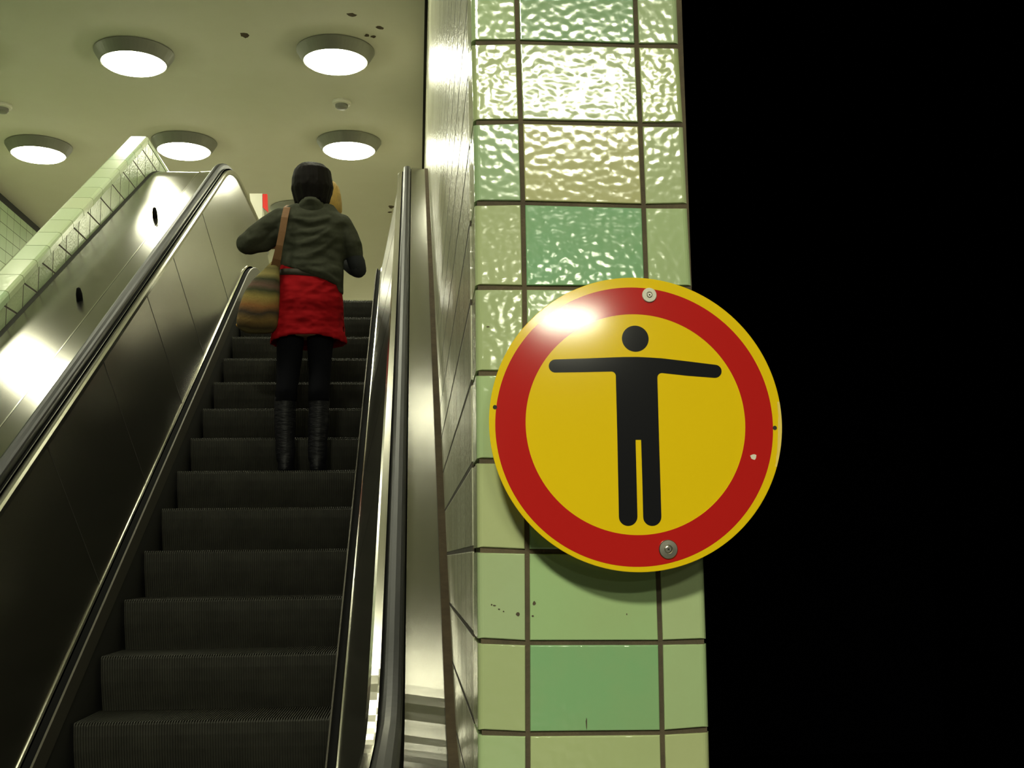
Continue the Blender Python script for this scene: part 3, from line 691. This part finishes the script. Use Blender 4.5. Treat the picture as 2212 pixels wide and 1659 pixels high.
# jacket
bm = bmesh.new()
oval(bm, [sec(603, 608, 741, .118, 0, -.38), sec(585, 604, 742, .118, 0, -.30), sec(560, 603, 743, .115, 0, -.12), sec(530, 602, 746, .115, 0, -.05), sec(500, 597, 750, .112), sec(478, 588, 752, .105, 0, -.06), sec(465, 597, 744, .095, 0, -.06), sec(454, 613, 732, .080, 0, -.06), sec(444, 632, 722, .066, .01)], 36, 2.3)
# longer right back corner of the jacket
oval(bm, [sec(636, 722, 742, .05, 0), sec(610, 705, 742, .08, 0), sec(585, 690, 743, .10, 0)], 20)
# left sleeve: upper arm out to the elbow, forearm forward
tube(bm, [W(606, 474), W(580, 492), W(553, 512, -.01), W(534, 527, .0)], [.064, .067, .065, .058])
tube(bm, [W(533, 526, .0), W(541, 530, .08), W(562, 528, .20)], [.058, .052, .043])
tube(bm, [W(596, 505), W(570, 528), W(545, 532)], [.055, .045, .04])
# right sleeve, wide and short, over a darker sleeve
tube(bm, [W(738, 484), W(752, 510), W(761, 534), W(765, 550, .01)], [.056, .056, .056, .050])
def fold(bm, pts, r, rx, ry, cxp, lift=0.007):
    q = []
    P4 = [pts[0]]+list(pts)+[pts[-1]]
    for i in range(1, len(P4)-2):
        for k in range(5):
            t = k/5; a, b, c2, d2 = P4[i-1:i+3]
            q.append(tuple(0.5*((2*b[m])+(-a[m]+c2[m])*t+(2*a[m]-5*b[m]+4*c2[m]-d2[m])*t*t+(-a[m]+3*b[m]-3*c2[m]+d2[m])*t**3) for m in (0, 1)))
    q.append(pts[-1]); n = len(q); V = []; Rd = []
    for i, (a, b) in enumerate(q):
        u = min(0.97, abs(a-cxp)*MPX/rx); sf = ry*(1-u**2.3)**(1/2.3)
        rr = r*(0.35+0.65*sin(pi*(i+.5)/n)); V.append(W(a, b, -(sf-rr+lift*sin(pi*(i+.5)/n)+0.0))); Rd.append(rr)
    tube(bm, V, Rd, n=10)
for pts_ in ([(612, 520), (645, 528), (685, 515), (722, 488)], [(612, 545), (655, 556), (695, 540), (732, 505)], [(630, 470), (668, 480), (712, 470)], [(650, 575), (690, 588), (728, 608)], [(640, 498), (672, 502), (706, 490)], [(620, 562), (660, 574), (706, 566)]):
    fold(bm, pts_, .020, .175, .113, 673, .012)
jk = link('jacket', bm, M_jacket, wom); remesh(jk, 0.0075, 2)
bm = bmesh.new()
tube(bm, [W(760, 540, .01), W(770, 568, .01), W(774, 583, .02)], [.042, .048, .044]); tube(bm, [W(773, 582, .02), W(762, 578, .08), W(738, 562, .17)], [.046, .042, .034])
link('under_sleeve', bm, mat('dark_knit', (0.018, 0.020, 0.024), 0.9), wom, True)
# collar
bm = bmesh.new()
c_ = W(674, 440)
rings(bm, [[(c_.x+rx_*cos(2*pi*i/32), c_.y+ry_*sin(2*pi*i/32), W(674, y_).z-0.02*(sin(2*pi*i/32) > 0)*sin(2*pi*i/32)) for i in range(32)] for y_, rx_, ry_ in ((466, .108, .092), (456, .094, .104), (444, .074, .110), (437, .062, .106), (441, .054, .095), (452, .06, .08))], caps=(False, False))
o = link('collar', bm, M_jacket, wom, True)
# belt, skirt
bm = bmesh.new()
oval(bm, [sec(606, 602, 738, .112, 0, -.10), sec(593, 602, 737, .113, 0, -.10)], 36, 2.3); link('belt', bm, M_belt, wom, True)
bm = bmesh.new()
rows = [sec(574, 606, 736, .104), sec(600, 601, 736, .109), sec(625, 597, 738, .116), (W(667, 655).x, YW-.005, W(667, 655).z, 74*MPX, .122), sec(690, 588, 741, .122), sec(715, 585, 743, .122), sec(738, 582, 747, .125), sec(744, 581, 748, .125)]
rs = []
for r_ in rows:
    rg = []
    kf = max(0, (W(667, 600).z-r_[2])/(W(667, 600).z-W(667, 744).z))
    for j in range(64):
        a = 2*pi*j/64; wv = 1+0.030*kf*sin(5*a+1.0)+0.018*kf*sin(9*a+.5)
        x = r_[3]*wv*abs(cos(a))**(2/2.2)*(1 if cos(a) > 0 else -1); y = r_[4]*wv*abs(sin(a))**(2/2.2)*(1 if sin(a) > 0 else -1)
        dz = kf*(0.030*(1 if y < 0 else -0.6)*(1-(abs(x)/r_[3])**2)) if r_[2] < W(667, 735).z else 0
        rg.append((r_[0]+x, r_[1]+y, r_[2]+dz))
    rs.append(rg)
rs.append([(r_[0]+(p_[0]-r_[0])*.93, YW+(p_[1]-YW)*.90, p_[2]+.004) for p_ in rs[-1]])
rs.append([(r_[0]+(p_[0]-r_[0])*.90, YW+(p_[1]-YW)*.85, p_[2]+.10) for p_ in rs[-2]])
rings(bm, rs, caps=(True, True))
for pts_ in ([(610, 628), (640, 641), (672, 630), (704, 606)], [(615, 652), (650, 655), (690, 638), (726, 618)], [(603, 640), (618, 662), (645, 668)], [(670, 668), (700, 650), (732, 640)]):
    fold(bm, pts_, .016, .180, .117, 668, .007)
o = link('skirt', bm, M_skirt_red, wom, True); remesh(o, 0.009, 3)
# legs in dark tights, boots
for (side, xs) in ((-1, [(627, 715, 30), (627, 740, 29), (625, 775, 27.5), (622, 810, 25), (620, 840, 23), (617.5, 868, 23)]), (1, [(692, 715, 30), (692, 740, 28.5), (691, 775, 26), (690.5, 810, 24), (690, 840, 23), (689, 868, 23)])):
    bm = bmesh.new()
    oval(bm, [(W(a_, b_).x, YW+.0+(.0 if b_ < 830 else -.01), W(a_, b_).z, c_*MPX, (c_+3)*MPX) for a_, b_, c_ in xs][::-1], 24)
    lg = link('leg', bm, M_tights, wom, True); lg['label'] = 'leg in dark tights'
    bx = [(617, 858, 23.5), (616, 885, 23.5), (615.5, 915, 22.5), (616, 945, 21.5), (617, 975, 20.5), (617, 995, 20)] if side < 0 else [(689, 858, 23.5), (689, 885, 23), (688, 915, 22), (687, 945, 21), (686, 975, 20.5), (686, 995, 20)]
    bm = bmesh.new(); ov = [(W(a_, b_).x, YW-.005, W(a_, b_).z, c_*MPX*(1+.03*((-1)**i)), (c_+2)*MPX) for i, (a_, b_, c_) in enumerate(bx)]
    fx = W(bx[-1][0], 1005).x; zf_ = FEET[1]
    oval(bm, ov[::-1], 24)
    oval(bm, [(fx, YW+.045, zf_+.002, .042, .115), (fx, YW+.045, zf_+.02, .046, .120), (fx, YW+.035, zf_+.05, .044, .105), (fx, YW+.01, zf_+.085, .042, .070), (fx, YW, zf_+.12, .046, .055)], 24)
    b = link('boot', bm, M_boot, wom); remesh(b, 0.008, 2)

# handbag hanging from her shoulder
bag = thing('shoulder_bag', "brown and olive striped cloth bag hanging at the person's left side", 'bag', tuple(W(558, 716, -.10)))
bm = bmesh.new()
bs = [(560, 591, 603, .012), (575, 578, 604, .020), (590, 562, 604, .035), (606, 546, 604, .05), (622, 534, 604, .058), (640, 525, 604, .065), (660, 519, 603, .072), (680, 513.5, 602, .075), (698, 511, 600, .07), (710, 515, 597, .055), (718, 527, 590, .035), (721, 540, 580, .015)]
oval(bm, [sec(y_, a_, b_, ry_, -.085) for y_, a_, b_, ry_ in bs][::-1], 36, 2.4)
o = link('bag_body', bm, M_bag, bag, True)
sb = o.modifiers.new('s', 'SUBSURF'); sb.levels = 1; sb.render_levels = 1
bm = bmesh.new()
pts_ = [(W(634, 446, .08)), W(626, 444, .02), W(620, 449, -.075), W(615, 470, -.118), W(610, 500, -.128), W(604, 530, -.130), W(598, 560, -.115), W(594, 575, -.10)]
rs = []
for i, p_ in enumerate(pts_):
    t = (pts_[min(i+1, len(pts_)-1)]-pts_[max(i-1, 0)]).normalized(); s = Vector((1, 0, 0)); s = (s-t*s.dot(t)).normalized(); nn = t.cross(s)
    w_ = .018 if i < 6 else .022
    rs.append([p_+s*w_+nn*.003, p_-s*w_+nn*.003, p_-s*w_-nn*.003, p_+s*w_-nn*.003])
rings(bm, rs); link('strap', bm, M_strap, bag)
bm = bmesh.new(); ball(bm, W(514, 702, -.09), .0105); link('bead', bm, M_bead, bag, True)

# second person, almost hidden: blond head showing past the dark hair
YC = YW+.69
def C(px, py, dy=0): return at(px, py, YC+dy)
mc = YC/2600
st_y, st_z = onpath(s_anchor+2*pitch_s)
ch = thing('person', 'mostly hidden person with blond hair, head just showing at the right of the dark-haired person', 'person', (C(700, 900).x, YC, st_z))
hc_ = C(702, 430)
bm = bmesh.new()
ball(bm, hc_+Vector((0, .02, 0)), .085, (.9, 1.0, 1.15)); tube(bm, [hc_+Vector((0, .0, -.06)), hc_+Vector((-.04, 0, -.16))], [.035, .045])
zt_ = C(690, 470).z
oval(bm, [(C(682, 470).x, YC, zt_, .06, .05), (C(680, 480).x, YC, zt_-.04, .105, .07), (C(678, 520).x, YC, zt_-.18, .11, .075), (C(678, 600).x, YC, zt_-.42, .11, .08), (C(678, 600).x, YC, zt_-.50, .10, .08)])
for sx in (-.055, .055):
    x_ = C(618 if sx < 0 else 688, 900).x; tube(bm, [(x_, YC, zt_-.48), (x_, YC, (zt_-.48+st_z)/2), (x_, YC, st_z+.06)], [.055, .045, .032])
    tube(bm, [(x_, YC-.02, st_z+.032), (x_, YC+.10, st_z+.030)], [.03, .028])
    tube(bm, [(x_+sx*.9, YC, zt_-.05), (x_+sx*1.0, YC+.02, zt_-.25), (x_+sx*.3, YC+.14, zt_-.36)], [.035, .03, .022])
    tube(bm, [(x_+sx*.3, YC+.15, zt_-.365), (x_+sx*.1, YC+.20, zt_-.37)], [.026, .014], n=8)
cb = link('body', bm, M_skin, ch); remesh(cb, .009, 3)
bm = bmesh.new()
oval(bm, [(hc_.x-.01, YC-.01, C(703, 393).z, .03, .03), (hc_.x, YC-.01, C(703, 397).z, .065, .07), (hc_.x, YC-.01, C(703, 407).z, .086, .09), (hc_.x+.002, YC-.01, C(703, 422).z, .094, .094), (hc_.x+.005, YC-.01, C(703, 440).z, .098, .09), (hc_.x+.007, YC-.01, C(703, 458).z, .097, .078), (hc_.x+.004, YC-.01, C(703, 468).z, .080, .06)][::-1], 28)
link('hair', bm, M_blond, ch, True)
bm = bmesh.new()
oval(bm, [(C(682, 470).x, YC, zt_-.015, .070, .06), (C(680, 480).x, YC, zt_-.045, .115, .082), (C(678, 520).x, YC, zt_-.18, .120, .088), (C(678, 600).x, YC, zt_-.42, .120, .092), (C(678, 600).x, YC, zt_-.50, .125, .098)][::-1], 28)
link('shirt', bm, M_shirt, ch, True)

for sx in (618, 688):
    x_ = C(sx, 900).x; bm = bmesh.new(); tube(bm, [(C(678, 650).x+(x_-C(678, 650).x)*.8, YC, zt_-.50), (x_, YC, (zt_-.50+st_z)/2), (x_, YC, st_z+.10)], [.07, .058, .046])
    link('trouser_leg', bm, M_tights, ch, True)
    bm = bmesh.new(); oval(bm, [(x_, YC+.03, st_z+.002, .04, .11), (x_, YC+.03, st_z+.03, .042, .11), (x_, YC+.01, st_z+.07, .036, .06), (x_, YC, st_z+.09, .035, .04)]); link('shoe', bm, M_boot, ch, True)

# ------------------------------------------------------------------ lift everything so that the platform floor is z = 0
for o in list(SC.objects):
    if o.parent is None and o is not cam: o.location.z += EYE
